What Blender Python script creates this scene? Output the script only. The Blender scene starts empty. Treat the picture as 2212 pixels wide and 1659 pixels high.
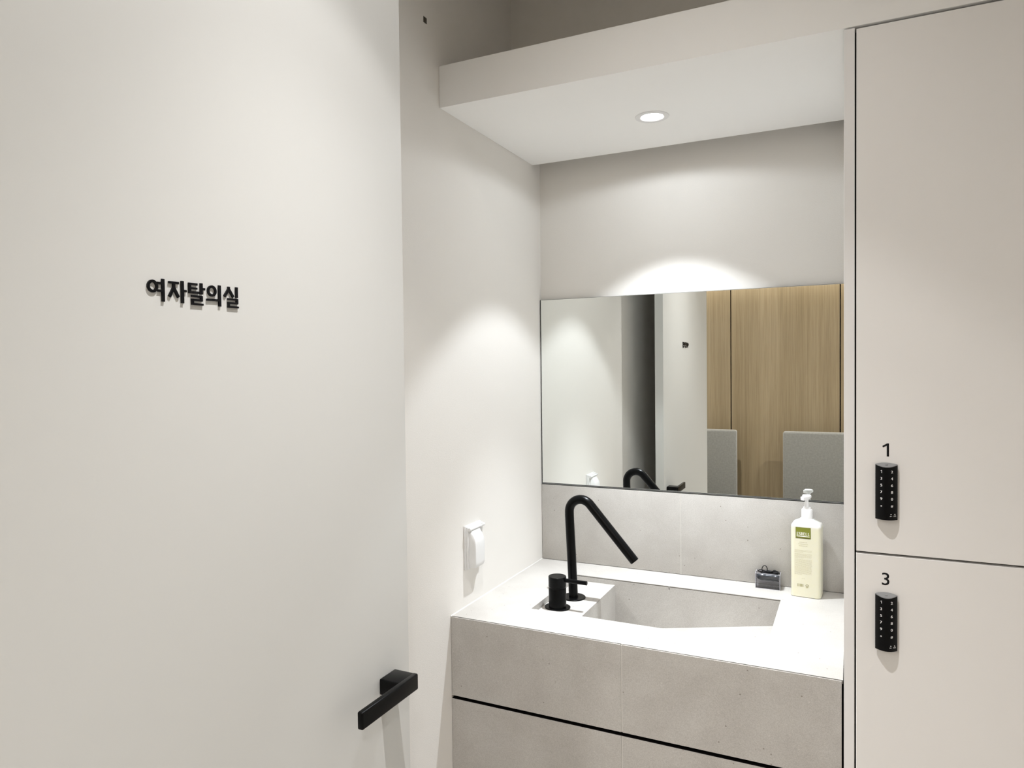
import bpy, bmesh, math, random
from mathutils import Vector, Matrix

random.seed(7)
scene = bpy.context.scene
COL = scene.collection

# ------------------------------------------------------------------ camera
def make_camera():
    yaw, pitch, roll, fpx = 0.4486, -0.0249, -0.0115, 1526.83
    cy, sy, cp, sp = math.cos(yaw), math.sin(yaw), math.cos(pitch), math.sin(pitch)
    f = Vector((-sy * cp, cy * cp, sp)); r = Vector((cy, sy, 0)); u = r.cross(f)
    c, s = math.cos(roll), math.sin(roll)
    r, u = c * r + s * u, -s * r + c * u
    cd = bpy.data.cameras.new('camera')
    cd.sensor_fit = 'HORIZONTAL'; cd.sensor_width = 36.0; cd.lens = fpx / 2212 * 36.0
    cd.clip_start = 0.02; cd.clip_end = 50
    o = bpy.data.objects.new('camera', cd); COL.objects.link(o)
    m = Matrix((r, u, -f)).transposed().to_4x4(); m.translation = (0.8714, -2.0248, 1.5)
    o.matrix_world = m
    scene.camera = o
make_camera()

# ------------------------------------------------------------------ world and exposure
w = bpy.data.worlds.new('world'); scene.world = w; w.use_nodes = True
w.node_tree.nodes['Background'].inputs['Color'].default_value = (0.9, 0.92, 1.0, 1)
w.node_tree.nodes['Background'].inputs['Strength'].default_value = 0.0
vs = scene.view_settings
vs.view_transform = 'Standard'; vs.look = 'None'; vs.gamma = 1.0; vs.use_curve_mapping = False
vs.exposure = 0.0
scene.cycles.max_bounces = 8; scene.cycles.diffuse_bounces = 5; scene.cycles.glossy_bounces = 4
scene.cycles.transparent_max_bounces = 12
scene.cycles.use_adaptive_sampling = True; scene.cycles.adaptive_threshold = 0.12; scene.cycles.adaptive_min_samples = 16
scene.cycles.caustics_reflective = True; scene.cycles.caustics_refractive = False
scene.cycles.sample_clamp_indirect = 4.0; scene.cycles.blur_glossy = 0.0
scene.cycles.use_denoising = True

# light levels (the lamps are built with their fixtures further down)
# core (soft, straight down), beam (clear edge), spill (wide and weak), in watts
ALCOVE = (90.0, 16.5, 2.3)
ROOM = (69.0, 17.5, 18.5)
HALL = (95.0, 0.5, 30.0)
COVE_STRIP = 17.0
ALCOVE_COL, ROOM_COL = (0.935, 0.99, 1.045), (1.0, 0.98, 0.97)

# ------------------------------------------------------------------ materials
def new_mat(name):
    m = bpy.data.materials.new(name); m.use_nodes = True
    nt = m.node_tree; b = nt.nodes['Principled BSDF']
    return m, nt, b
def plain(name, col, rough=0.5, metal=0.0, spec=0.5, bump=0.0, bscale=300.0, coat=0.0):
    m, nt, b = new_mat(name)
    b.inputs['Base Color'].default_value = (*col, 1); b.inputs['Roughness'].default_value = rough
    b.inputs['Metallic'].default_value = metal; b.inputs['Specular IOR Level'].default_value = spec
    b.inputs['Coat Weight'].default_value = coat
    if bump:
        tc = nt.nodes.new('ShaderNodeTexCoord'); n = nt.nodes.new('ShaderNodeTexNoise'); bp = nt.nodes.new('ShaderNodeBump')
        n.inputs['Scale'].default_value = bscale; n.inputs['Detail'].default_value = 3
        bp.inputs['Strength'].default_value = bump; bp.inputs['Distance'].default_value = 0.001
        nt.links.new(tc.outputs['Object'], n.inputs['Vector']); nt.links.new(n.outputs['Fac'], bp.inputs['Height'])
        nt.links.new(bp.outputs['Normal'], b.inputs['Normal'])
    return m
def ramp(nt, fac, stops):
    r = nt.nodes.new('ShaderNodeValToRGB'); e = r.color_ramp.elements
    while len(e) < len(stops): e.new(0.5)
    for i, (p, c) in enumerate(stops): e[i].position = p; e[i].color = (*c, 1)
    nt.links.new(fac, r.inputs['Fac']); return r
def mix(nt, mode, fac, a, b):
    n = nt.nodes.new('ShaderNodeMix'); n.data_type = 'RGBA'; n.blend_type = mode
    if isinstance(fac, (int, float)): n.inputs[0].default_value = fac
    else: nt.links.new(fac, n.inputs[0])
    nt.links.new(a, n.inputs[6]); nt.links.new(b, n.inputs[7]); return n.outputs[2]
def stone():
    m, nt, b = new_mat('limestone_porcelain')
    tc = nt.nodes.new('ShaderNodeTexCoord').outputs['Object']
    def noise(sc, det=4, rough=0.6, dist=0.0):
        n = nt.nodes.new('ShaderNodeTexNoise'); n.inputs['Scale'].default_value = sc; n.inputs['Detail'].default_value = det
        n.inputs['Roughness'].default_value = rough; n.inputs['Distortion'].default_value = dist
        nt.links.new(tc, n.inputs['Vector']); return n.outputs['Fac']
    cloud = ramp(nt, noise(9, 5, .6, .4), [(0.32, (.485, .464, .440)), (0.68, (.555, .537, .513))]).outputs[0]
    grain = ramp(nt, noise(620, 3, .7), [(0.34, (.82, .81, .79)), (0.64, (1.05, 1.05, 1.04))]).outputs[0]
    c = mix(nt, 'MULTIPLY', 1.0, cloud, grain)
    # pits: sparse dark dots
    v = nt.nodes.new('ShaderNodeTexVoronoi'); v.inputs['Scale'].default_value = 70; nt.links.new(tc, v.inputs['Vector'])
    sep = nt.nodes.new('ShaderNodeSeparateColor'); nt.links.new(v.outputs['Color'], sep.inputs[0])
    def math_(op, a, b2=None, val=None):
        n = nt.nodes.new('ShaderNodeMath'); n.operation = op
        nt.links.new(a, n.inputs[0])
        if b2 is not None: nt.links.new(b2, n.inputs[1])
        if val is not None: n.inputs[1].default_value = val
        return n.outputs[0]
    pit = math_('MULTIPLY', math_('LESS_THAN', v.outputs['Distance'], val=0.11), math_('GREATER_THAN', sep.outputs[0], val=0.86))
    fossil = math_('MULTIPLY', math_('LESS_THAN', v.outputs['Distance'], val=0.13), math_('LESS_THAN', sep.outputs[1], val=0.06))
    dark = nt.nodes.new('ShaderNodeRGB'); dark.outputs[0].default_value = (.20, .17, .14, 1)
    lite = nt.nodes.new('ShaderNodeRGB'); lite.outputs[0].default_value = (.72, .69, .64, 1)
    c = mix(nt, 'MIX', math_('MULTIPLY', pit, val=.75), c, dark.outputs[0])
    c = mix(nt, 'MIX', math_('MULTIPLY', fossil, val=.25), c, lite.outputs[0])
    nt.links.new(c, b.inputs['Base Color']); b.inputs['Roughness'].default_value = 0.55
    b.inputs['Specular IOR Level'].default_value = 0.35
    bp = nt.nodes.new('ShaderNodeBump'); bp.inputs['Strength'].default_value = .12; bp.inputs['Distance'].default_value = .0006
    nt.links.new(noise(500, 2), bp.inputs['Height']); nt.links.new(bp.outputs['Normal'], b.inputs['Normal'])
    return m
def wood():
    m, nt, b = new_mat('pale_oak_veneer')
    tc = nt.nodes.new('ShaderNodeTexCoord').outputs['Object']
    def noise(scale, det, rough=.6, dist=0.0):
        mp = nt.nodes.new('ShaderNodeMapping'); mp.inputs['Scale'].default_value = scale; nt.links.new(tc, mp.inputs['Vector'])
        n = nt.nodes.new('ShaderNodeTexNoise'); n.inputs['Scale'].default_value = 1; n.inputs['Detail'].default_value = det
        n.inputs['Roughness'].default_value = rough; n.inputs['Distortion'].default_value = dist
        nt.links.new(mp.outputs[0], n.inputs['Vector']); return n.outputs['Fac']
    c1 = ramp(nt, noise((14, 14, .35), 5, .62, .5), [(0.30, (.245, .185, .104)), (0.52, (.298, .232, .138)), (0.72, (.355, .282, .178))]).outputs[0]
    c2 = ramp(nt, noise((170, 170, 3.0), 3, .7), [(0.35, (.86, .84, .82)), (0.6, (1.05, 1.05, 1.05))]).outputs[0]
    c = mix(nt, 'MULTIPLY', 1.0, c1, c2)
    nt.links.new(c, b.inputs['Base Color']); b.inputs['Roughness'].default_value = 0.55
    return m
def felt():
    m, nt, b = new_mat('grey_felt')
    tc = nt.nodes.new('ShaderNodeTexCoord').outputs['Object']
    n = nt.nodes.new('ShaderNodeTexNoise'); n.inputs['Scale'].default_value = 75; n.inputs['Detail'].default_value = 6; n.inputs['Roughness'].default_value = .75
    nt.links.new(tc, n.inputs['Vector'])
    c = ramp(nt, n.outputs['Fac'], [(0.30, (.170, .168, .152)), (0.70, (.240, .237, .218))]).outputs[0]
    nt.links.new(c, b.inputs['Base Color']); b.inputs['Roughness'].default_value = 0.95
    b.inputs['Sheen Weight'].default_value = 0.6; b.inputs['Specular IOR Level'].default_value = 0.1
    bp = nt.nodes.new('ShaderNodeBump'); bp.inputs['Strength'].default_value = .4; bp.inputs['Distance'].default_value = .002
    nt.links.new(n.outputs['Fac'], bp.inputs['Height']); nt.links.new(bp.outputs['Normal'], b.inputs['Normal'])
    return m
def liquid_bottle():
    # frosted plastic: cream where the soap stands, whiter above the fill line
    m, nt, b = new_mat('frosted_bottle')
    tc = nt.nodes.new('ShaderNodeTexCoord').outputs['Object']
    s = nt.nodes.new('ShaderNodeSeparateXYZ'); nt.links.new(tc, s.inputs[0])
    r = ramp(nt, s.outputs['Z'], [(0.178, (.74, .715, .56)), (0.183, (.80, .80, .78))])
    nt.links.new(r.outputs[0], b.inputs['Base Color']); b.inputs['Roughness'].default_value = 0.3
    b.inputs['Subsurface Weight'].default_value = 0.35; b.inputs['Subsurface Radius'].default_value = (.02, .018, .01); b.inputs['Subsurface Scale'].default_value = 0.5
    return m
def clear_plastic():
    m, nt, b = new_mat('clear_acrylic')
    nt.nodes.remove(b); out = nt.nodes['Material Output']
    t = nt.nodes.new('ShaderNodeBsdfTransparent'); t.inputs[0].default_value = (.90, .90, .92, 1)
    g = nt.nodes.new('ShaderNodeBsdfGlossy'); g.inputs['Roughness'].default_value = .05
    fr = nt.nodes.new('ShaderNodeFresnel'); fr.inputs[0].default_value = 1.49
    mx = nt.nodes.new('ShaderNodeMixShader')
    nt.links.new(fr.outputs[0], mx.inputs[0]); nt.links.new(t.outputs[0], mx.inputs[1]); nt.links.new(g.outputs[0], mx.inputs[2])
    nt.links.new(mx.outputs[0], out.inputs[0]); return m
def emit(name, col, st):
    m, nt, b = new_mat(name)
    b.inputs['Emission Color'].default_value = (*col, 1); b.inputs['Emission Strength'].default_value = st
    b.inputs['Base Color'].default_value = (.9, .9, .9, 1); return m

M = dict(
    paint=plain('warm_white_wall_paint', (.800, .778, .740), .75, spec=.25, bump=.25, bscale=420),
    paint_flat=plain('warm_white_laminate', (.70, .675, .645), .55, spec=.3),
    ceil=plain('soffit_white', (.93, .925, .91), .7, spec=.2),
    door=plain('door_off_white', (.660, .663, .645), .5, spec=.3),
    locker=plain('locker_laminate', (.88, .865, .85), .5, spec=.3),
    panel=plain('panel_edge', (.84, .83, .825), .5, spec=.3),
    stone=stone(), wood=wood(), felt=felt(), bottle=liquid_bottle(), clear=clear_plastic(),
    black=plain('matt_black_metal', (.0022, .0023, .0025), .28, metal=0.0, spec=.14),
    blackplastic=plain('black_plastic', (.003, .003, .0035), .3, spec=.15),
    blackletter=plain('black_acrylic', (.004, .004, .005), .35, spec=.18),
    vinyl=plain('black_vinyl', (.010, .010, .011), .6, spec=.2),
    cap=plain('grey_satin_cap', (.27, .275, .28), .45, metal=.2),
    whiteprint=plain('white_print', (.85, .85, .85), .6),
    greyprint=plain('grey_print', (.30, .30, .30), .6),
    dark=plain('dark_gap', (.006, .005, .005), .9, spec=.05),
    mirror=plain('mirror_silver', (.93, .955, .935), .0, metal=1.0),
    mirroredge=plain('mirror_edge', (.030, .034, .033), .3),
    whiteplastic=plain('white_plastic', (.78, .78, .775), .35, spec=.4),
    pumpwhite=plain('pump_white', (.90, .90, .90), .35),
    sealant=plain('white_sealant', (.66, .65, .62), .6),
    grout=plain('pale_grout', (.66, .64, .60), .8),
    green=plain('olive_label', (.205, .225, .022), .5), greendk=plain('olive_border', (.105, .105, .012), .5),
    tan=plain('tan_print', (.58, .54, .35), .6), olive=plain('olive_print', (.33, .30, .12), .6),
    cream=plain('cream_print', (.92, .91, .84), .6),
    sticker=plain('dark_sticker', (.05, .042, .03), .5),
    hair=plain('black_elastic', (.008, .008, .009), .7), smoke=plain('smoky_film', (.035, .042, .048), .18, coat=.6),
    lampglow=emit('lamp_glow', (1.0, .99, .96), 14.0),
    strip=emit('led_strip', (1.0, .95, .86), 6.0),
    floor=plain('grey_floor_tile', (.42, .39, .35), .5), steel=plain('dark_leg', (.04, .04, .04), .4),
)

# ------------------------------------------------------------------ mesh helpers
def link(name, me, mat, parent=None):
    o = bpy.data.objects.new(name, me); COL.objects.link(o)
    if mat is not None:
        me.materials.clear(); me.materials.append(mat)
    if parent is not None: o.parent = parent
    return o
def to_mesh(bm, name, smooth=None):
    bmesh.ops.recalc_face_normals(bm, faces=bm.faces)
    me = bpy.data.meshes.new(name); bm.to_mesh(me); bm.free()
    if smooth is not None:
        for p in me.polygons: p.use_smooth = True
        me.set_sharp_from_angle(angle=math.radians(smooth))
    return me
def bm_box(bm, x0, x1, y0, y1, z0, z1, bev=0.0, seg=2):
    vs_ = [bm.verts.new((x, y, z)) for x in (x0, x1) for y in (y0, y1) for z in (z0, z1)]
    idx = [(0, 1, 3, 2), (4, 6, 7, 5), (0, 4, 5, 1), (2, 3, 7, 6), (0, 2, 6, 4), (1, 5, 7, 3)]
    fs = [bm.faces.new([vs_[i] for i in f]) for f in idx]
    if bev:
        es = list({e for f in fs for e in f.edges})
        bmesh.ops.bevel(bm, geom=es, offset=bev, segments=seg, affect='EDGES', profile=0.5)
def box(name, mat, x0, x1, y0, y1, z0, z1, parent=None, bev=0.0, seg=2):
    bm = bmesh.new(); bm_box(bm, x0, x1, y0, y1, z0, z1, bev, seg)
    return link(name, to_mesh(bm, name, 40 if bev else None), mat, parent)
def boxes(name, mat, lst, parent=None, bev=0.0):
    bm = bmesh.new()
    for b in lst: bm_box(bm, *b, bev)
    return link(name, to_mesh(bm, name, 40 if bev else None), mat, parent)
def bm_prism(bm, pts, fn, d0, d1):
    """polygon pts (2d) extruded; fn(u, v, d) -> 3d"""
    a = [bm.verts.new(fn(u, v, d0)) for u, v in pts]; b = [bm.verts.new(fn(u, v, d1)) for u, v in pts]
    n = len(pts); bm.faces.new(a); bm.faces.new(b[::-1])
    for i in range(n): bm.faces.new((a[i], b[i], b[(i + 1) % n], a[(i + 1) % n]))
def prism(name, mat, pts, fn, d0, d1, parent=None, smooth=None):
    bm = bmesh.new(); bm_prism(bm, pts, fn, d0, d1); return link(name, to_mesh(bm, name, smooth), mat, parent)
XY = lambda u, v, d: (u, v, d)
XZ = lambda u, v, d: (u, d, v)
YZ = lambda u, v, d: (d, u, v)
def bm_tube(bm, path, rad, n=20, cap=True, closed=False):
    pts = [Vector(p) for p in path]; rings = []
    t0 = (pts[1] - pts[0]).normalized(); nrm = t0.orthogonal().normalized()
    N = len(pts)
    for i, p in enumerate(pts):
        if closed: t = (pts[(i + 1) % N] - pts[i - 1]).normalized()
        elif i == 0: t = t0
        elif i == N - 1: t = (pts[-1] - pts[-2]).normalized()
        else: t = ((pts[i + 1] - p).normalized() + (p - pts[i - 1]).normalized()).normalized()
        nrm = (nrm - t * nrm.dot(t)).normalized(); bi = t.cross(nrm)
        r = rad[i] if isinstance(rad, (list, tuple)) else rad
        rings.append([bm.verts.new(p + (nrm * math.cos(a) + bi * math.sin(a)) * r) for a in (2 * math.pi * k / n for k in range(n))])
    rng = range(N) if closed else range(N - 1)
    for i in rng:
        A, B = rings[i], rings[(i + 1) % N]
        for k in range(n): bm.faces.new((A[k], A[(k + 1) % n], B[(k + 1) % n], B[k]))
    if cap and not closed: bm.faces.new(rings[0][::-1]); bm.faces.new(rings[-1])
def tube(name, mat, path, rad, parent=None, n=20, closed=False):
    bm = bmesh.new(); bm_tube(bm, path, rad, n, True, closed); return link(name, to_mesh(bm, name, 40), mat, parent)
def lathe(name, mat, prof, c, parent=None, n=40, sx=1.0, sy=1.0, cap=True):
    bm = bmesh.new(); rings = []
    for r, z in prof:
        rings.append([bm.verts.new((c[0] + r * sx * math.cos(2 * math.pi * k / n), c[1] + r * sy * math.sin(2 * math.pi * k / n), c[2] + z)) for k in range(n)])
    for A, B in zip(rings, rings[1:]):
        for k in range(n): bm.faces.new((A[k], A[(k + 1) % n], B[(k + 1) % n], B[k]))
    if cap: bm.faces.new(rings[0][::-1]); bm.faces.new(rings[-1])
    return link(name, to_mesh(bm, name, 35), mat, parent)
def rrect(x0, x1, y0, y1, r, seg=6):
    out = []
    for cx, cy, a0 in ((x1 - r, y0 + r, -90), (x1 - r, y1 - r, 0), (x0 + r, y1 - r, 90), (x0 + r, y0 + r, 180)):
        for k in range(seg + 1):
            a = math.radians(a0 + 90 * k / seg); out.append((cx + r * math.cos(a), cy + r * math.sin(a)))
    return out
def empty(name, loc):
    o = bpy.data.objects.new(name, None); COL.objects.link(o); o.location = loc; o.empty_display_size = .05; return o
def adopt(root, kids):
    """give parts that were built in world space to their thing at its base"""
    for k in kids:
        k.parent = root; k.matrix_parent_inverse = Matrix.Translation(-root.location)
def tag(o, label, cat, group=None):
    o['label'] = label; o['category'] = cat
    if group: o['group'] = group
    return o
def struct(o, label=None, cat=None):
    o['kind'] = 'structure'
    if label: o['label'] = label
    if cat: o['category'] = cat
    return o
def text_mesh(ch, height):
    """a flat glyph of the built-in font, scaled so that a capital is `height` tall, centred on x, base at 0"""
    cu = bpy.data.curves.new('glyph', 'FONT'); cu.body = ch; cu.size = 1.0; cu.extrude = 0.0; cu.resolution_u = 4
    o = bpy.data.objects.new('glyph', cu); COL.objects.link(o)
    dg = bpy.context.evaluated_depsgraph_get(); me = bpy.data.meshes.new_from_object(o.evaluated_get(dg))
    bpy.data.objects.remove(o); bpy.data.curves.remove(cu)
    s = height / 0.727
    xs = [v.co.x for v in me.vertices]; mid = (min(xs) + max(xs)) / 2
    for v in me.vertices: v.co = ((v.co.x - mid) * s, 0, v.co.y * s)
    return me
def glyph(name, mat, ch, height, x, y, z, parent=None, bold=0.0, wide=1.0):
    bm = bmesh.new()
    if ch == '1':
        h = height; bm.faces.new([bm.verts.new((u * h, 0, v * h)) for u, v in ((.06, 0), (.215, 0), (.215, 1), (.08, 1), (-.235, .80), (-.20, .68), (.06, .82))]); bold = 0
    else:
        bm.from_mesh(text_mesh(ch, height))
    if bold:
        cu = bpy.data.curves  # (kept flat: weight comes from a second, shifted copy)
        geo = bmesh.ops.duplicate(bm, geom=bm.verts[:] + bm.edges[:] + bm.faces[:])['geom']
        for v in geo:
            if isinstance(v, bmesh.types.BMVert): v.co.x += bold; v.co.y -= 0.00001
        for v in bm.verts: v.co.x -= bold / 2
    ext = bmesh.ops.extrude_face_region(bm, geom=bm.faces[:])['geom']
    for v in ext:
        if isinstance(v, bmesh.types.BMVert): v.co.y += 0.0003
    for v in bm.verts: v.co = (x + v.co.x * wide, y + v.co.y - 0.0003, z + v.co.z)
    return link(name, to_mesh(bm, name), mat, parent)

# ================================================================== THE SETTING
CEIL, XR, YE = 2.62, 1.68, -1.98
W, D, ZC = 0.8562, 0.570, 0.900          # counter width, depth, height
struct(box('floor', M['floor'], -1.9, 2.9, -3.95, 0.1, -0.05, 0.0), 'grey tiled floor of the changing room', 'floor')
struct(box('ceiling', M['ceil'], -0.1, XR + .1, YE - .12, 0.1, CEIL, CEIL + .05), 'off-white ceiling high above the washstand recess', 'ceiling')
wl = struct(box('wall_left', M['paint'], -0.1, 0.0, YE, 0.1, 0.0, CEIL), 'warm white textured wall left of the washstand', 'wall')
wb = struct(box('wall_back', M['paint'], 0.0, XR, 0.0, 0.1, 0.0, CEIL), 'warm white wall above the mirror', 'wall')
struct(box('wall_upper', M['paint'], 0.0, XR, -0.195, 0.0, 2.2033, CEIL), 'shaded beige wall in the recess above the soffit', 'wall')
struct(box('wall_right', M['paint'], XR, XR + .1, YE, 0.1, 0.0, CEIL), 'white wall right of the lockers', 'wall')
def holed_slab(name, mat, x0, x1, y0, y1, z0, z1, hx, hy, hr, depth, n=40):
    """box whose underside has a round lamp hole"""
    bm = bmesh.new()
    lo = [bm.verts.new((x, y, z0)) for x, y in ((x0, y0), (x1, y0), (x1, y1), (x0, y1))]
    hi = [bm.verts.new((v.co.x, v.co.y, z1)) for v in lo]
    c0 = [bm.verts.new((hx + hr * math.cos(2 * math.pi * k / n), hy + hr * math.sin(2 * math.pi * k / n), z0)) for k in range(n)]
    c1 = [bm.verts.new((v.co.x, v.co.y, z0 + depth)) for v in c0]
    bm.faces.new(hi); bm.faces.new(c1)
    for i in range(4): bm.faces.new((lo[i], lo[(i + 1) % 4], hi[(i + 1) % 4], hi[i]))
    for i in range(n): bm.faces.new((c0[i], c0[(i + 1) % n], c1[(i + 1) % n], c1[i]))
    es = [bm.edges.get((lo[i], lo[(i + 1) % 4])) for i in range(4)] + [bm.edges.get((c0[i], c0[(i + 1) % n])) for i in range(n)]
    bmesh.ops.triangle_fill(bm, edges=es, use_beauty=True)
    return link(name, to_mesh(bm, name), mat)
soff = struct(holed_slab('wall_soffit', M['ceil'], 0.0005, XR - .0005, -0.5894, -0.0546, 2.107, 2.2033, .430, -.300, .030, .012), 'white dropped soffit holding the round downlight over the washstand', 'soffit')
# entrance wall with its opening
DOOR_X, DOOR_T, DOOR_Y, HINGE = 0.152, 0.036, -0.9715, -1.966
bm = bmesh.new()
bm_box(bm, -1.9, 0.105, YE - .12, YE, 0, CEIL); bm_box(bm, 1.14, 2.9, YE - .12, YE, 0, CEIL); bm_box(bm, 0.105, 1.14, YE - .12, YE, 2.32, CEIL)
struct(link('wall_entrance', to_mesh(bm, 'wall_entrance'), M['paint']), 'white entrance wall around the doorway', 'wall')
# hall behind the doorway, seen in the mirror
struct(box('wall_hall_end_left', M['paint'], -1.9, -1.8, -3.95, YE - .12, 0, 2.4), 'white hall wall at the left end', 'wall')
struct(box('wall_hall_end_right', M['paint'], 2.8, 2.9, -3.95, YE - .12, 0, 2.4), 'white hall wall at the right end', 'wall')
struct(box('ceiling_hall', M['ceil'], -1.8, 2.8, -3.95, YE - .12, 2.34, 2.4), 'white hall ceiling', 'ceiling')
HW = -3.85
wh = struct(box('wall_hall', M['dark'], -1.8, 2.8, -3.95, HW - .018, 0, 2.34), 'pale oak panelled hall wall reflected in the mirror', 'wall')
for x0 in (-1.585, -0.793, -0.001, 0.791, 1.583):
    o = box('oak_panel', M['wood'], x0 + .004, x0 + .788, HW - .018, HW, 0.0, 2.335, wh, .0008)
# splash tiles under the mirror (children of the back wall)
TILE_Y = -0.0115
box('splash_tile', M['stone'], 0.0012, 0.4300, TILE_Y, 0.0, ZC + .001, 1.1325, wb, .0006)
box('splash_tile', M['stone'], 0.4318, W, TILE_Y, 0.0, ZC + .001, 1.1325, wb, .0006)
box('grout_joint', M['grout'], 0.4300, 0.4318, TILE_Y + .0012, 0.0, ZC + .001, 1.1325, wb)

# ================================================================== WASHSTAND
BX0, BX1, BY0, BY1 = 0.1560, 0.7085, -0.4430, -0.1295      # basin opening
DECK_Z, DECK_X = 0.884, 0.2735
ct = empty('washstand_countertop', (W / 2, -D / 2, ZC - .012))
parts = []
SX = 0.4245
FY = -D + .0042
# two slabs of the top, each wrapped round half of the opening, front edge mitred
def slab(x0, x1, notch_from, notch_to):
    bm = bmesh.new()
    def seg(xa, xb, ya, yb, mitre=False):
        pts = [(ya, ZC), (yb, ZC), (yb, ZC - .012), (ya + (.011 if mitre else 0), ZC - .012)]
        bm_prism(bm, pts, YZ, xa, xb)
    bm_prism(bm, [(BY1, ZC), (BY1, ZC - .0012), (BY1 + .011, ZC - .012), (TILE_Y + .0002, ZC - .012), (TILE_Y + .0002, ZC)], YZ, x0, x1)
    seg(x0, x1, FY, BY0, True)
    a, b = (x0, notch_from) if notch_from > x0 else (notch_to, x1)
    seg(a, b, BY0, BY1)
    return link('counter_slab', to_mesh(bm, 'counter_slab'), M['stone'])
parts.append(slab(0.0012, SX - .0008, BX0, SX))
parts.append(slab(SX + .0008, W, SX, BX1))
parts.append(box('slab_joint', M['grout'], SX - .0008, SX + .0008, FY, BY0, ZC - .010, ZC - .0006))
parts.append(box('slab_joint', M['grout'], SX - .0008, SX + .0008, BY1, TILE_Y, ZC - .010, ZC - .0006))
# basin lining: back, front and right walls, deck for the tap, sloping floor, hidden gutter
zb = 0.74
parts.append(prism('basin_back', M['stone'], [(BY1, zb), (BY1 + .010, zb), (BY1 + .010, ZC - .0135), (BY1, ZC - .0034)], YZ, BX0, BX1))
parts.append(box('basin_front', M['stone'], BX0, BX1, BY0 - .010, BY0, zb, ZC - .0125))
parts.append(box('basin_side', M['stone'], BX1, BX1 + .010, BY0, BY1, zb, ZC - .0125))
parts.append(box('basin_side', M['stone'], BX0 - .010, BX0, BY0, BY1, zb, ZC - .0125))
parts.append(box('tap_deck', M['stone'], BX0 + .0005, DECK_X - .0008, BY0 + .0005, BY1 - .0005, DECK_Z - .012, DECK_Z, None, .0005, 1))
parts.append(prism('deck_side', M['stone'], [(DECK_X - .0102, DECK_Z - .0122), (DECK_X - .0006, DECK_Z - .0122), (DECK_X - .0006, DECK_Z - .0030), (DECK_X, DECK_Z - .0020), (DECK_X, zb), (DECK_X - .0102, zb)], XZ, BY0 + .0005, BY1 - .0005))
fl = [(DECK_X + .018, .7620), (BX1 - .0005, .8340), (BX1 - .0005, .8220), (DECK_X + .018, .7500)]
parts.append(prism('sloping_floor', M['stone'], fl, XZ, BY0 + .0005, BY1 - .0005))
parts.append(box('drain_gutter', M['dark'], DECK_X, BX1, BY0, BY1, .736, .740))
bead = [(0.0001, ZC + .0020), (0.0001, ZC - .004), (0.0012, ZC - .004), (0.0012, ZC + .0001), (.0022, ZC + .0001)]
parts.append(prism('sealant_bead', M['sealant'], bead, XZ, -D, TILE_Y))
def front(x0, x1, z0, z1, mitre):
    if mitre:
        pts = [(-D, z1 + .0002), (-D + .0004, z1 + .0008), (-D + .0018, z1 + .0008), (-D + .012, z1 - .0105), (-D + .012, z0), (-D, z0)]
    else:
        pts = [(-D, z1), (-D + .012, z1), (-D + .012, z0), (-D, z0)]
    return prism('front_panel', M['stone'], pts, YZ, x0, x1)
FRONTS = ((0.0012, SX - .0013), (SX + .0013, W - .0022))
for x0, x1 in FRONTS: parts.append(front(x0, x1, .7086, .8985, True))
parts.append(box('panel_joint', M['grout'], SX - .0013, SX + .0013, -D + .0018, -D + .011, .7086, .8970))
parts.append(box('apron_backing', M['dark'], 0.002, W - .003, -D + .0122, -D + .030, .712, .885))
adopt(ct, parts)
tag(ct, 'pale stone-tile washstand top and apron with a sunken rectangular basin', 'countertop')

cab = empty('washstand_cabinet', (W / 2, -D / 2, 0))
parts = [box('carcass', M['dark'], 0.002, W - .003, -D + .035, -0.001, 0.02, .700)]
for x0, x1 in FRONTS:
    parts.append(front(x0, x1, .4600, .7005, False)); parts.append(front(x0, x1, .10, .4560, False))
parts.append(box('panel_joint', M['grout'], SX - .0013, SX + .0013, -D + .0018, -D + .011, .46, .7005))
parts.append(box('finger_groove', M['dark'], 0.0012, W - .0022, -D + .0004, -D + .034, .7006, .7014))
parts.append(box('plinth', M['dark'], 0.01, W - .01, -D + .05, -D + .06, 0.0, .10))
adopt(cab, parts)
tag(cab, 'beige stone-tile drawer fronts below the dark groove of the washstand', 'cabinet')

# ------------------------------------------------------------------ mirror
mi = empty('wall_mirror', (0.43, 0.0, 1.134))
parts = [box('mirror_backing', M['mirroredge'], 0.0010, W - .001, -0.0085, -0.0003, 1.1335, 1.7040),
         box('mirror_glass', M['mirror'], 0.0045, W - .001, -0.0125, -0.0088, 1.1385, 1.7030, None, .0006, 1),
         box('edge_reflection_strip', M['cap'], 0.0010, W - .001, -0.0108, -0.0088, 1.1350, 1.1368)]  # grey strip stands in for the reflection in the mirror's bottom edge
adopt(mi, parts)
tag(mi, 'wide frameless mirror above the stone splashback', 'mirror')

# ------------------------------------------------------------------ black spout
FX, FYc = 0.2045, -0.2771
sp = empty('basin_spout', (FX, FYc, DECK_Z))
r = 0.0121
R, bend = 0.0330, 139.0
bx, bz = 0.2280, 1.1143
path = [(FX, FYc, DECK_Z), (FX - .0045, FYc, DECK_Z + .11), (bx - R, FYc, bz - .012)]
for k in range(0, 25):
    a = math.radians(180 - bend * k / 24)
    path.append((bx + R * math.cos(a), FYc, bz + R * math.sin(a)))
end = Vector(path[-1]); dr = Vector((math.cos(math.radians(90 - bend)), 0, math.sin(math.radians(90 - bend))))
tip = end + dr * 0.1815
path += [tuple(end + dr * .05), tuple(tip)]
parts = [tube('spout_tube', M['black'], path, r, None, 28),
         lathe('base_flange', M['black'], [(.0320, 0), (.0320, .0024), (.0312, .0032), (.0118, .0032)], (FX, FYc, DECK_Z)),
         tube('aerator', M['blackplastic'], [tuple(tip - dr * .0005), tuple(tip + dr * .0006)], r * .78, None, 24)]
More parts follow.
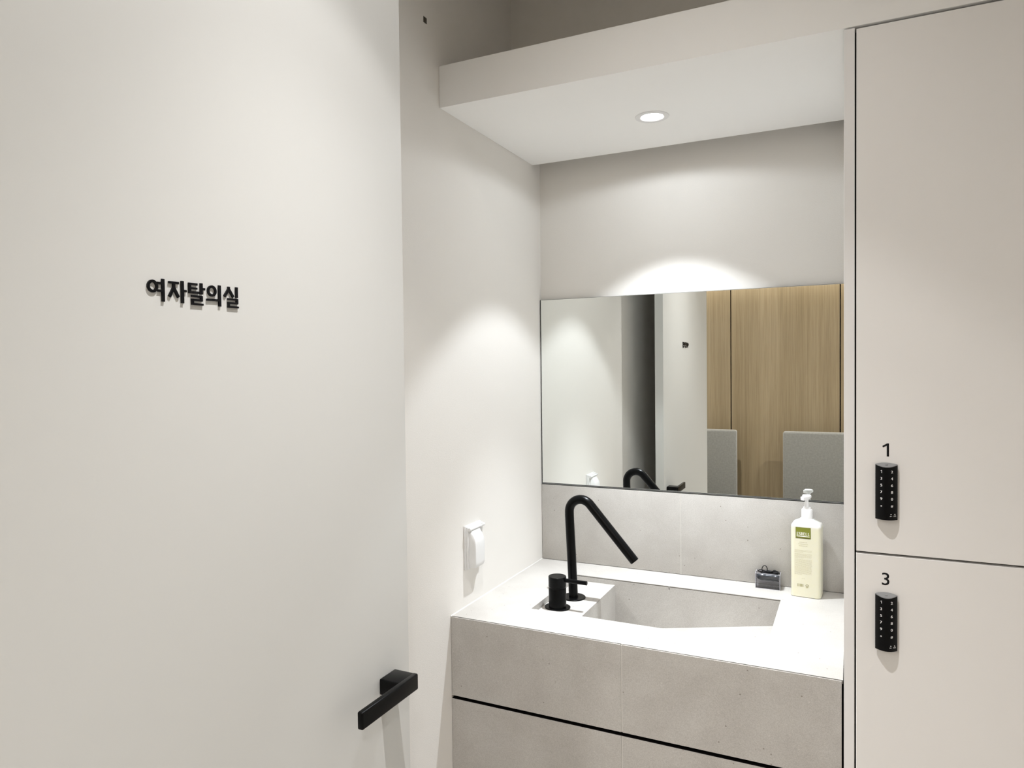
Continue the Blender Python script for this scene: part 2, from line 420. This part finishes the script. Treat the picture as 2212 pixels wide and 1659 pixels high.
adopt(sp, parts)
tag(sp, 'matt black angled swan-neck spout standing in the basin', 'tap')
# ------------------------------------------------------------------ black mixer
MX, MY = 0.1950, -0.3665
mx = empty('mixer_tap', (MX, MY, DECK_Z))
body = [(.0225, 0), (.0225, .050), (.0218, .0512), (.0205, .0516), (.0205, .0545)]
capp = [(.0205, .0545), (.0218, .0548), (.0228, .0558), (.0228, .0800), (.0218, .0812)]
parts = [prism('base_flange', M['black'], rrect(MX - .0330, MX + .0330, MY - .0270, MY + .0270, .0265, 10), XY, DECK_Z, DECK_Z + .0032, None, 40),
         lathe('mixer_body', M['black'], body, (MX, MY, DECK_Z)),
         lathe('mixer_cap', M['black'], capp, (MX, MY, DECK_Z)),
         tube('lever', M['black'], [(MX + .021, MY, DECK_Z + .0725), (MX + .080, MY - .002, DECK_Z + .0725)], .0052, None, 18)]
adopt(mx, parts)
tag(mx, 'short black cylindrical mixer with thin side lever before the spout', 'tap')

# ------------------------------------------------------------------ soap bottle
BO = Vector((0.7665, -0.0560, ZC))
bo = empty('soap_bottle', BO)
bo.rotation_euler.z = math.radians(-4)
def bottle_body():
    bm = bmesh.new(); rings = []
    hw, hd = .0358, .0305
    prof = [(.0, .002, .0), (.0, .0, .0015), (.0, .0, .180), (.0, .0007, .1840), (.0, .0026, .1872), (.0, .0060, .1893), (.0, .0115, .1925), (.0, .0165, .1958), (.0, .0200, .1985)]
    for _, ins, z in prof:
        rr = max(.0095 - ins * .10, .006)
        pts = rrect(-hw + ins, hw - ins, -hd + min(ins, .017), hd - min(ins, .017), min(rr, hd - min(ins, .017) - .0005), 6)
        rings.append([bm.verts.new((x, y, z)) for x, y in pts])
    n = len(rings[0])
    for A, B in zip(rings, rings[1:]):
        for k in range(n): bm.faces.new((A[k], A[(k + 1) % n], B[(k + 1) % n], B[k]))
    bm.faces.new(rings[0][::-1]); bm.faces.new(rings[-1])
    return link('bottle_body', to_mesh(bm, 'bottle_body', 35), M['bottle'], bo)
bottle_body()
lathe('collar', M['pumpwhite'], [(.0140, .1915), (.0135, .2010), (.0132, .2215), (.0122, .2230), (.0095, .2232), (.0095, .2275), (.0070, .2285)], (0, 0, 0), bo)
tube('pump_stem', M['pumpwhite'], [(-.001, 0, .2270), (-.001, 0, .2500)], [.0056, .0042], bo, 16)
# pump head: a flat mushroom with its nozzle pointing left and forward
lathe('pump_head', M['pumpwhite'], [(.0045, .2465), (.0062, .2495), (.0105, .2525), (.0113, .2540), (.0113, .2570), (.0100, .2590), (.004, .2598)], (-.0005, 0, 0), bo, 28)
def nozzle_block():
    bm = bmesh.new(); bm_box(bm, -.0050, .0050, -.0185, 0.0, .2475, .2568, .0012, 2)
    for v in bm.verts:
        if v.co.y < -.012: v.co.z -= .0012
    bmesh.ops.rotate(bm, verts=bm.verts, cent=(0, 0, 0), matrix=Matrix.Rotation(math.radians(-33), 3, 'Z'))
    return link('nozzle', to_mesh(bm, 'nozzle', 40), M['pumpwhite'], bo)
nozzle_block()
# print on the front face
FYB = -.0306
def prt(name, mat, x0, x1, z0, z1, dy=0.0): return box(name, mat, x0, x1, FYB - .0002 - dy, FYB + .0004, z0, z1, bo)
LX = -.0055
prt('label_border', M['greendk'], LX - .0180, LX + .0180, .1515, .1800)
lb = prt('olive_label', M['green'], LX - .0172, LX + .0172, .1542, .1792, .0001)
prt('label_bar', M['cream'], LX - .0158, LX + .0152, .1563, .1580, .0002)
def letter_parts(ch, x, z, h, wd):
    t, th = wd * .34, h * .11
    Y0, Y1 = FYB - .0005, FYB
    out = []
    if ch == 'E': out = [(x, x + t, z, z + h), (x - .0003, x + wd, z, z + th), (x - .0003, x + wd, z + h - th, z + h), (x, x + wd * .75, z + h * .46, z + h * .56), (x + wd - .0003, x + wd, z, z + h * .24), (x + wd - .0003, x + wd, z + h * .78, z + h)]
    if ch == 'L': out = [(x, x + t, z, z + h), (x - .0003, x + t + .0004, z + h - th, z + h), (x - .0003, x + wd, z, z + th), (x + wd - .0003, x + wd, z, z + h * .26)]
    if ch == 'B': out = [(x, x + t, z, z + h), (x - .0003, x + wd * .85, z, z + th), (x - .0003, x + wd * .75, z + h - th, z + h), (x, x + wd * .8, z + h * .46, z + h * .56), (x + wd - t, x + wd, z + th * .7, z + h * .47), (x + wd * .92 - t, x + wd * .92, z + h * .55, z + h - th * .7)]
    if ch == 'S': out = [(x, x + wd, z, z + th), (x, x + wd, z + h - th, z + h), (x, x + t, z + h * .52, z + h - th * .5), (x + wd - t, x + wd, z + th * .5, z + h * .48), (x + t * .4, x + wd - t * .4, z + h * .42, z + h * .60), (x, x + .0003, z, z + h * .25), (x + wd - .0003, x + wd, z + h * .75, z + h)]
    return [(a, b, Y0, Y1, c, d) for a, b, c, d in out]
for i, ch in enumerate('ESBELL'):
    boxes('label_letter', M['cream'], letter_parts(ch, LX - .0152 + i * .0053, .1598, .0074, .0036), bo)
def words(rows, z_top, pitch, x0, x1, h, mat, name, ragged=(), centre=False):
    lst = []
    for k in range(rows):
        z = z_top - k * pitch; x = x0; lim = x1
        if k in ragged: lim = x0 + (x1 - x0) * random.uniform(.35, .7)
        if centre: d = (x1 - x0) * (.10, .0, .06)[k % 3]; x = x0 + d; lim = x1 - d
        while x < lim - .001:
            wl_ = random.uniform(.002, .0055); e = min(x + wl_, lim)
            lst.append((x, e, FYB + .00003, FYB + .0003, z - h, z)); x = e + .0007
    return boxes(name, mat, lst, bo)
words(3, .1425, .0047, LX - .0115, LX + .0115, .0016, M['tan'], 'printed_title', centre=True)
words(3, .1215, .0026, LX - .0205, LX + .0205, .0010, M['tan'], 'printed_text', ragged=(2,))
words(5, .1120, .0026, LX - .0205, LX + .0205, .0010, M['tan'], 'printed_text', ragged=(4,))
words(17, .0975, .0024, LX - .0205, LX + .0205, .0009, M['tan'], 'printed_text', ragged=(16,))
words(1, .0490, .002, LX - .0035, LX + .0040, .0010, M['tan'], 'printed_volume')
bars = []; x = LX - .0135
while x < LX + .0015:
    wd = random.choice((.0004, .0007, .0011)); bars.append((x, x + wd, FYB + .00003, FYB + .0003, .0270, .0345)); x += wd + random.choice((.0004, .0006, .0009))
boxes('barcode', M['olive'], bars, bo)
bm = bmesh.new()
for a0 in (90, 210, 330):
    p = [(LX + .0092 + .0036 * math.cos(math.radians(a0 + d)), .0315 + .0036 * math.sin(math.radians(a0 + d))) for d in (12, 100)]
    bm_tube(bm, [(p[0][0], FYB - .0001, p[0][1]), (p[1][0], FYB - .0001, p[1][1])], .0006, 4)
bm_box(bm, LX + .0068, LX + .0116, FYB - .0003, FYB + .0003, .0262, .0268)
link('recycling_mark', to_mesh(bm, 'recycling_mark'), M['olive'], bo)
tag(bo, 'pump bottle of pale yellow soap with olive ESBELL label', 'soap bottle')

# ------------------------------------------------------------------ clear box of hair ties
hx0, hx1, hy0, hy1, hz1 = .6385, .7000, -.0530, -.0200, .9405
hb = empty('acrylic_box', ((hx0 + hx1) / 2, (hy0 + hy1) / 2, ZC))
t = .0014
parts = [box('box_base', M['clear'], hx0, hx1, hy0, hy1, ZC + .0002, ZC + .0016),
         box('box_front', M['clear'], hx0, hx1, hy0, hy0 + t, ZC + .0018, hz1),
         box('box_back', M['clear'], hx0, hx1, hy1 - t, hy1, ZC + .0018, hz1 + .002),
         box('box_side', M['clear'], hx0, hx0 + t, hy0 + t + .0001, hy1 - t - .0001, ZC + .0018, hz1),
         box('box_side', M['clear'], hx1 - t, hx1, hy0 + t + .0001, hy1 - t - .0001, ZC + .0018, hz1)]
rimm = plain('acrylic_edge', (.62, .61, .66), .25)
e = .0004
parts.append(boxes('box_edges', rimm, [(hx0, hx1, hy0 - e, hy0 + e, hz1 - e, hz1 + e), (hx0 - e, hx0 + e, hy0, hy1, hz1 - e, hz1 + e), (hx1 - e, hx1 + e, hy0, hy1, hz1 - e, hz1 + e),
                                       (hx0 - e, hx0 + e, hy0 - e, hy0 + e, ZC + .0002, hz1), (hx1 - e, hx1 + e, hy0 - e, hy0 + e, ZC + .0002, hz1), (hx0, hx1, hy0 - e, hy0 + e, ZC + .0002, ZC + .0010)]))
adopt(hb, parts)
tag(hb, 'small clear acrylic box of black hair ties beside the soap bottle', 'box')
# one rolled pouch behind the clear front and loose black ties on top
bm = bmesh.new()
yy, zz = -.0425, .9295
pts = [(hx0 + .0030 + k * (hx1 - hx0 - .0055) / 14, yy, zz + .0003 * math.sin(k * 1.7)) for k in range(15)]
bm_tube(bm, pts, [.0045, .0075, .0088] + [.0090 + .0003 * math.sin(k * 2.1) for k in range(11)] + [.0088], 20)
tag(link('rolled_pouch', to_mesh(bm, 'rolled_pouch', 50), M['smoke']), 'smoky grey rolled pouch lying inside the clear acrylic box', 'pouch')
def tie(cx, cy, cz, ra, rb, yaw, tilt, rad=.0011, wob=.0006):
    pts = []
    for k in range(28):
        a = 2 * math.pi * k / 28
        p = Vector((ra * math.cos(a), 0, rb * math.sin(a) + wob * math.sin(3 * a + cx * 900)))
        p = Matrix.Rotation(tilt, 3, 'X') @ p; p = Matrix.Rotation(yaw, 3, 'Z') @ p
        pts.append(tuple(p + Vector((cx, cy, cz))))
    return tube('hair_tie', M['hair'], pts, rad, None, 8, True)
spec = [(.6600, -.0340, .9475, .0068, .0100, 0.1, 0.1, 'black hair tie looped upright above the clear acrylic box'),
        (.6515, -.0340, .9420, .0075, .0050, 0.2, .6, None), (.6700, -.0330, .9415, .0100, .0046, -.1, 1.0, None), (.6830, -.0330, .9420, .0105, .0050, .1, .7, None),
        (.6900, -.0350, .9405, .0070, .0052, .3, .9, None), (.6780, -.0300, .9425, .0120, .0040, -.2, 1.1, None), (.6640, -.0310, .9400, .0130, .0040, .1, 1.3, None),
        (.6870, -.0300, .9430, .0075, .0035, -.3, .5, None), (.6560, -.0300, .9395, .0100, .0040, .3, 1.2, None), (.6730, -.0350, .9385, .0200, .0060, 0, 1.45, None), (.6720, -.0330, .9360, .0210, .0070, .05, 1.5, None)]
for cx, cy, cz, ra, rb, ya, ti, lab in spec:
    tag(tie(cx, cy, cz, ra, rb, ya, ti), lab or 'black hair tie heaped in the clear acrylic box', 'hair tie', 'black hair ties in the acrylic box')

# ------------------------------------------------------------------ covered socket on the left wall
so = empty('covered_socket', (0.0, -.4620, .9935))
parts = []
parts.append(box('back_plate', M['whiteplastic'], 0.0002, .0060, -.5030, -.4210, .9935, 1.1035, None, .0010))
parts.append(box('frame_plate', M['whiteplastic'], 0.0060, .0115, -.5010, -.4230, .9955, 1.1010, None, .0012))
prof = [(.0116, 1.0920), (.0160, 1.0905), (.0185, 1.0860), (.0235, 1.0790), (.0280, 1.0700), (.0300, 1.0600), (.0305, 1.0480), (.0305, 1.0120), (.0295, 1.0050), (.0265, .9990), (.0116, .9975)]
def bulge():
    bm = bmesh.new(); rings = []
    for yv, ins in ((-.4965, .0150), (-.4950, .0040), (-.4930, .0012), (-.4900, 0), (-.4500, 0), (-.4465, .0012), (-.4440, .0040), (-.4340, .0150)):
        rings.append([bm.verts.new((max(x - ins * (1 if x > .013 else 0), .0116 if x < .013 else .0128), yv, z)) for x, z in prof])
    n = len(prof)
    for A, B in zip(rings, rings[1:]):
        for k in range(n): bm.faces.new((A[k], A[(k + 1) % n], B[(k + 1) % n], B[k]))
    bm.faces.new(rings[0][::-1]); bm.faces.new(rings[-1])
    return link('hinged_cover', to_mesh(bm, 'hinged_cover', 30), M['whiteplastic'])
parts.append(bulge())
for ya, yb in ((-.5005, -.4900), (-.4340, -.4235)):
    parts.append(tube('hinge_knuckle', M['whiteplastic'], [(.0150, ya, 1.0950), (.0150, yb, 1.0950)], .0042, None, 14))
parts.append(tube('hinge_pin', M['whiteplastic'], [(.0150, -.4900, 1.0945), (.0150, -.4340, 1.0945)], .0032, None, 14))
adopt(so, parts)
tag(so, 'white socket with hinged splash cover on the left wall', 'socket')
# small dark sticker high on the left wall
tag(box('wall_sticker', M['sticker'], 0.0001, .0005, -.6535, -.6400, 2.2790, 2.2920), 'tiny dark square sticker high on the left wall', 'sticker')

# ------------------------------------------------------------------ downlights
def downlight(cx, cy, z, label, group, watts, half, spill_size, spill_blend, colour, core_size=72, core_blend=.9, ring=.0415):
    o = empty('ceiling_downlight', (cx, cy, z))
    parts = [lathe('trim_ring', M['whiteplastic'], [(.0262, .0080), (.0270, -.0008), (.0290, -.0022), (ring - .001, -.0016), (ring, 0.0)], (cx, cy, z), cap=False),
             lathe('lens', M['lampglow'], [(.0010, .0040), (.0264, .0040), (.0264, .0060)], (cx, cy, z), n=32, cap=True)]
    adopt(o, parts)
    tag(o, label, 'downlight', group)
    for nm, size, blend, pw in (('core', core_size, core_blend, watts[0]), ('beam', 2 * half, .25, watts[1]), ('spill', spill_size, spill_blend, watts[2])):
        l = bpy.data.lights.new('downlight_' + nm, 'SPOT'); l.energy = pw; l.color = colour
        l.spot_size = math.radians(size); l.spot_blend = blend; l.shadow_soft_size = .012
        lo = bpy.data.objects.new('downlight_' + nm, l); COL.objects.link(lo); lo.location = (cx, cy, z - .004)
        lo.parent = o; lo.matrix_parent_inverse = Matrix.Translation(-o.location)
downlight(.430, -.300, 2.107, 'round white downlight glowing in the soffit above the washstand', None, ALCOVE, 46, 165, .18, ALCOVE_COL, 61, 1.0)
downlight(.580, -1.250, CEIL, 'round white downlight in the ceiling in front of the lockers', None, ROOM, 41, 140, .8, ROOM_COL)
for hx, lab in ((.05, 'added unseen downlight in the hall ceiling nearer the hinge side'), (1.25, 'added unseen downlight in the hall ceiling nearer the locker side')):
    downlight(hx, -2.70, 2.34, lab, 'added hall ceiling downlights', HALL, 45, 160, .5, ROOM_COL, 120, 1.0)  # unseen lamps, added and placed to brighten the oak wall and lockers
cs = tag(box('linear_cove_light', M['strip'], -1.7, 2.7, HW + .055, HW + .085, 2.318, 2.334), 'linear light washing down the oak panelled hall wall', 'light')
la = bpy.data.lights.new('cove_glow', 'AREA'); la.shape = 'RECTANGLE'; la.size = 4.4; la.size_y = .03; la.energy = COVE_STRIP; la.color = (1.0, .96, .90)
lo = bpy.data.objects.new('cove_glow', la); COL.objects.link(lo); lo.location = (.5, HW + .07, 2.316); lo.parent = cs

# ------------------------------------------------------------------ lockers
LY = -.590
lc = empty('locker_cabinet', (1.25, -.3, 0))
parts = [box('side_panel', M['panel'], .8578, .8756, LY + .0015, -.0005, 0.0, 2.1045, None, .0006, 1),
         box('side_panel', M['panel'], XR - .020, XR - .002, LY + .0015, -.0005, 0.0, 2.1045),
         box('carcass', M['dark'], .8758, XR - .0202, LY + .022, -.001, 0.02, 2.1040),
         box('plinth', M['locker'], .8758, XR - .0202, LY + .030, LY + .0215, 0.0, .02)]
LXM = .8782 + .385
for z0, z1 in ((1.1544, 2.1015), (.08, 1.1500)):
    parts.append(box('blank_door', M['locker'], LXM + .003, XR - .0230, LY, LY + .018, z0, z1, None, .0006, 1))
adopt(lc, parts)
tag(lc, 'tall pale locker cabinet right of the washstand', 'locker cabinet')
def keypad(root, x0, x1, z0, z1):
    """lens-shaped black keypad with a slanting grey top"""
    cx, hw = (x0 + x1) / 2, (x1 - x0) / 2
    front_, back_ = [], []
    n = 16
    for k in range(n + 1):
        u = -1 + 2 * k / n; bul = 1 - u * u
        front_.append((cx + hw * u, LY - .0062 - .0110 * bul)); back_.append((cx + hw * u, LY - .0062 + .0060 * bul))
    loop = front_ + back_[::-1][1:-1]
    top = lambda y: z1 + (y - (LY - .0172)) * .33
    bm = bmesh.new()
    A = [bm.verts.new((x, y, z0)) for x, y in loop]; B = [bm.verts.new((x, y, top(y) - .0008)) for x, y in loop]
    m = len(loop)
    for i in range(m): bm.faces.new((A[i], A[(i + 1) % m], B[(i + 1) % m], B[i]))
    bm.faces.new(A[::-1]); bm.faces.new(B)
    kp = link('keypad_lock', to_mesh(bm, 'keypad_lock', 40), M['blackplastic'])
    bm = bmesh.new()
    A = [bm.verts.new((x, y, top(y) - .0007)) for x, y in loop]; B = [bm.verts.new((x, y, top(y) + .0005)) for x, y in loop]
    for i in range(m): bm.faces.new((A[i], A[(i + 1) % m], B[(i + 1) % m], B[i]))
    bm.faces.new(A[::-1]); bm.faces.new(B)
    kids = [link('keypad_cap', to_mesh(bm, 'keypad_cap', 40), M['cap'])]
    kids.append(lathe('cap_button', M['cap'], [(.0022, .0), (.0020, .0008), (.0010, .0010)], (cx, LY - .009, top(LY - .009) + .0004), None, 16))
    yf = lambda x: LY - .0062 - .0110 * (1 - ((x - cx) / hw) ** 2) - .0002
    for r_, (a, b) in enumerate((('1', '2'), ('3', '4'), ('5', '6'), ('7', '8'), ('9', '0'), ('*', '#'))):
        for ch, dx in ((a, -.0085), (b, .0085)):
            x = cx + dx; z = z1 - .0108 - r_ * .01215
            kids.append(glyph('key_digit', M['whiteprint'], ch, .0049 if ch not in '*#' else .0042, x, yf(x), z + (-.0016 if ch == '*' else 0), None, .0004))
    for dx in (.0070, .0132):
        x = cx + dx
        kids.append(lathe('indicator_dot', M['whiteprint'], [(.00085, 0), (.00085, .0004)], (0, 0, 0), None, 12))
        kids[-1].rotation_euler.x = math.pi / 2; kids[-1].location = (x, yf(x) - .0002, z0 + .0105)
    x = cx + .0070; y = yf(x) - .0004
    kids.append(boxes('key_symbol', M['whiteprint'], [(x - .0018, x - .0004, y - .0002, y + .0003, z0 + .0064, z0 + .0078), (x - .0004, x + .0018, y - .0002, y + .0003, z0 + .0069, z0 + .0074)]))
    x = cx + .0132; y = yf(x + .0017) - .0013
    kids.append(boxes('battery_symbol', M['whiteprint'], [(x - .0018, x + .0016, y - .0002, y + .0004, z0 + .0078, z0 + .0082), (x - .0018, x + .0016, y - .0002, y + .0004, z0 + .0062, z0 + .0066), (x - .0018, x - .0014, y - .0002, y + .0004, z0 + .0062, z0 + .0082), (x + .0013, x + .0017, y - .0002, y + .0004, z0 + .0062, z0 + .0082)]))
    for k in kids:
        if k.name.split('.')[0] in ('key_digit', 'key_symbol', 'battery_symbol'):     # wrap the print round the curved front
            vs_ = k.data.vertices; y_far = max(v.co.y for v in vs_)
            for v in vs_: v.co.y = yf(v.co.x) + (.0002 if v.co.y > y_far - .00012 else -.00005)
        k.parent = kp
    adopt(root, [kp])
    return kp
for ch, z0, z1, kz0, kz1, nz, lab in (('1', 1.1544, 2.1015, 1.2180, 1.3130, 1.3302, 'pale locker door numbered 1 with black keypad lock, upper one'),
                                      ('3', .08, 1.1500, .9815, 1.0778, 1.0968, 'pale locker door numbered 3 with black keypad lock, lower one')):
    lk = empty('numbered_locker', (.8782 + .19, LY, z0))
    adopt(lk, [box('door_leaf', M['locker'], .8782, LXM, LY, LY + .018, z0, z1, None, .0006, 1)])
    adopt(lk, [glyph('locker_number', M['vinyl'], ch, .0236, .9262, LY, nz, None, .0004, 1.0)])
    keypad(lk, .9093, .9447, kz0, kz1)
    tag(lk, lab, 'locker', 'numbered lockers')

# ------------------------------------------------------------------ the opened door
dr_ = struct(box('door_1', M['door'], DOOR_X - DOOR_T, DOOR_X, HINGE, DOOR_Y, .006, 2.312, None, .0008, 1), 'off-white changing-room door opened towards the left wall, with black lever', 'door')
hz0, hz1_ = .9478, .9752
ha = box('door_handle', M['black'], .1520, .2005, -1.0610, -1.0155, hz0, hz1_, dr_, .0028, 3)
box('lever_bar', M['black'], .1900, .2008, -1.1690, -1.0150, hz0 - .0002, hz1_ + .0002, ha, .0028, 3)
# five raised syllables; strokes are (y, z) centre lines in millimetres on the door face
def syl(strokes, rings=(), polys=()):
    bm = bmesh.new(); x0, x1 = DOOR_X, DOOR_X + .0020
    K = 1.0088                                     # measured a little in front of the face
    fy, fz = (lambda v: -2024.8 + (v + 2024.8) * K), (lambda v: 1500 + (v - 1500) * K)
    for si, ((ya, za), (yb, zb_), wd) in enumerate(strokes):
        a, b = Vector((fy(ya), fz(za))), Vector((fy(yb), fz(zb_))); d = (b - a).normalized(); n = Vector((-d.y, d.x)) * wd / 2
        P = [a + n, b + n, b - n, a - n]
        bm_prism(bm, [(p.x / 1000, p.y / 1000) for p in P], YZ, x0, x1 + .00003 * si)
    for cy, cz, ry, rz, wd in rings:
        N = 36; lo_, hi = [], []
        def ring(dx, k): return [bm.verts.new((dx, (fy(cy) + (ry - k) * math.cos(2 * math.pi * i / N)) / 1000, (fz(cz) + (rz - k) * math.sin(2 * math.pi * i / N)) / 1000)) for i in range(N)]
        a, b, c, d = ring(x0, 0), ring(x1 - .00003, 0), ring(x1 - .00003, wd), ring(x0, wd)
        for A, B in ((a, b), (b, c), (c, d), (d, a)):
            for i in range(N): bm.faces.new((A[i], A[(i + 1) % N], B[(i + 1) % N], B[i]))
    return link('raised_letter', to_mesh(bm, 'raised_letter'), M['blackletter'], dr_)
V, Hh = 3.6, 2.7
syl([((-1472.5, 1599.6), (-1465.5, 1599.6), Hh), ((-1472.0, 1591.0), (-1465.5, 1591.0), Hh), ((-1465.3, 1604.9), (-1465.3, 1578.9), V)], [(-1478.7, 1595.4, 7.0, 7.3, 3.1)])
syl([((-1457.8, 1602.0), (-1444.2, 1602.0), Hh), ((-1451.0, 1602.0), (-1451.0, 1595.5), 3.6), ((-1450.6, 1597.0), (-1457.2, 1585.3), 3.4), ((-1451.4, 1597.0), (-1444.8, 1585.3), 3.4),
     ((-1439.3, 1605.2), (-1439.3, 1579.0), V), ((-1439.3, 1593.6), (-1433.7, 1593.6), Hh)])
syl([((-1430.7, 1603.0), (-1418.0, 1603.0), Hh), ((-1430.0, 1597.9), (-1418.3, 1597.9), 2.3), ((-1430.7, 1592.9), (-1415.6, 1593.3), Hh), ((-1429.0, 1604.3), (-1429.0, 1591.7), 3.3),
     ((-1412.3, 1605.1), (-1412.3, 1591.6), 3.4), ((-1412.3, 1598.3), (-1407.0, 1598.3), Hh),
     ((-1427.0, 1588.7), (-1410.9, 1588.7), 2.4), ((-1412.4, 1589.2), (-1412.4, 1583.6), 3.2), ((-1427.0, 1584.2), (-1411.0, 1584.2), 2.4), ((-1425.4, 1584.2), (-1425.4, 1578.6), 3.2), ((-1427.0, 1579.3), (-1410.1, 1579.3), 2.4)])
syl([((-1404.8, 1586.0), (-1385.5, 1586.6), Hh), ((-1384.8, 1605.2), (-1384.8, 1579.0), V)], [(-1396.6, 1597.2, 7.0, 7.0, 3.0)])
syl([((-1370.3, 1605.0), (-1370.3, 1600.6), 3.5), ((-1370.0, 1602.4), (-1377.4, 1592.2), 3.3), ((-1370.6, 1602.4), (-1363.2, 1592.3), 3.3), ((-1357.8, 1605.4), (-1357.8, 1591.9), 3.5),
     ((-1372.6, 1589.4), (-1355.8, 1589.4), 2.4), ((-1357.3, 1590.0), (-1357.3, 1583.9), 3.2), ((-1372.6, 1584.6), (-1356.4, 1584.6), 2.4), ((-1371.0, 1584.6), (-1371.0, 1579.2), 3.2), ((-1372.6, 1579.7), (-1355.0, 1579.7), 2.4)])

# ------------------------------------------------------------------ hall seats seen in the mirror
for x0, x1, lab in ((-.530, .072, 'grey felt high-backed seat reflected beside the open door'), (.407, 1.010, 'grey felt high-backed seat reflected above the soap bottle')):
    s = empty('hall_seat', ((x0 + x1) / 2, -3.45, 0))
    ps = [box('backrest', M['felt'], x0, x1, -3.675, -3.600, .40, .992, None, .016, 4),
          box('seat', M['felt'], x0, x1, -3.598, -3.150, .330, .450, None, .020, 4)]
    for lx in (x0 + .05, x1 - .05):
        for ly in (-3.63, -3.20):
            zt = .40 if ly < -3.6 else .33
            ps.append(tube('leg', M['steel'], [(lx, ly, 0), (lx, ly, zt)], .014, None, 12))
    adopt(s, ps); tag(s, lab, 'seat', 'hall seats')
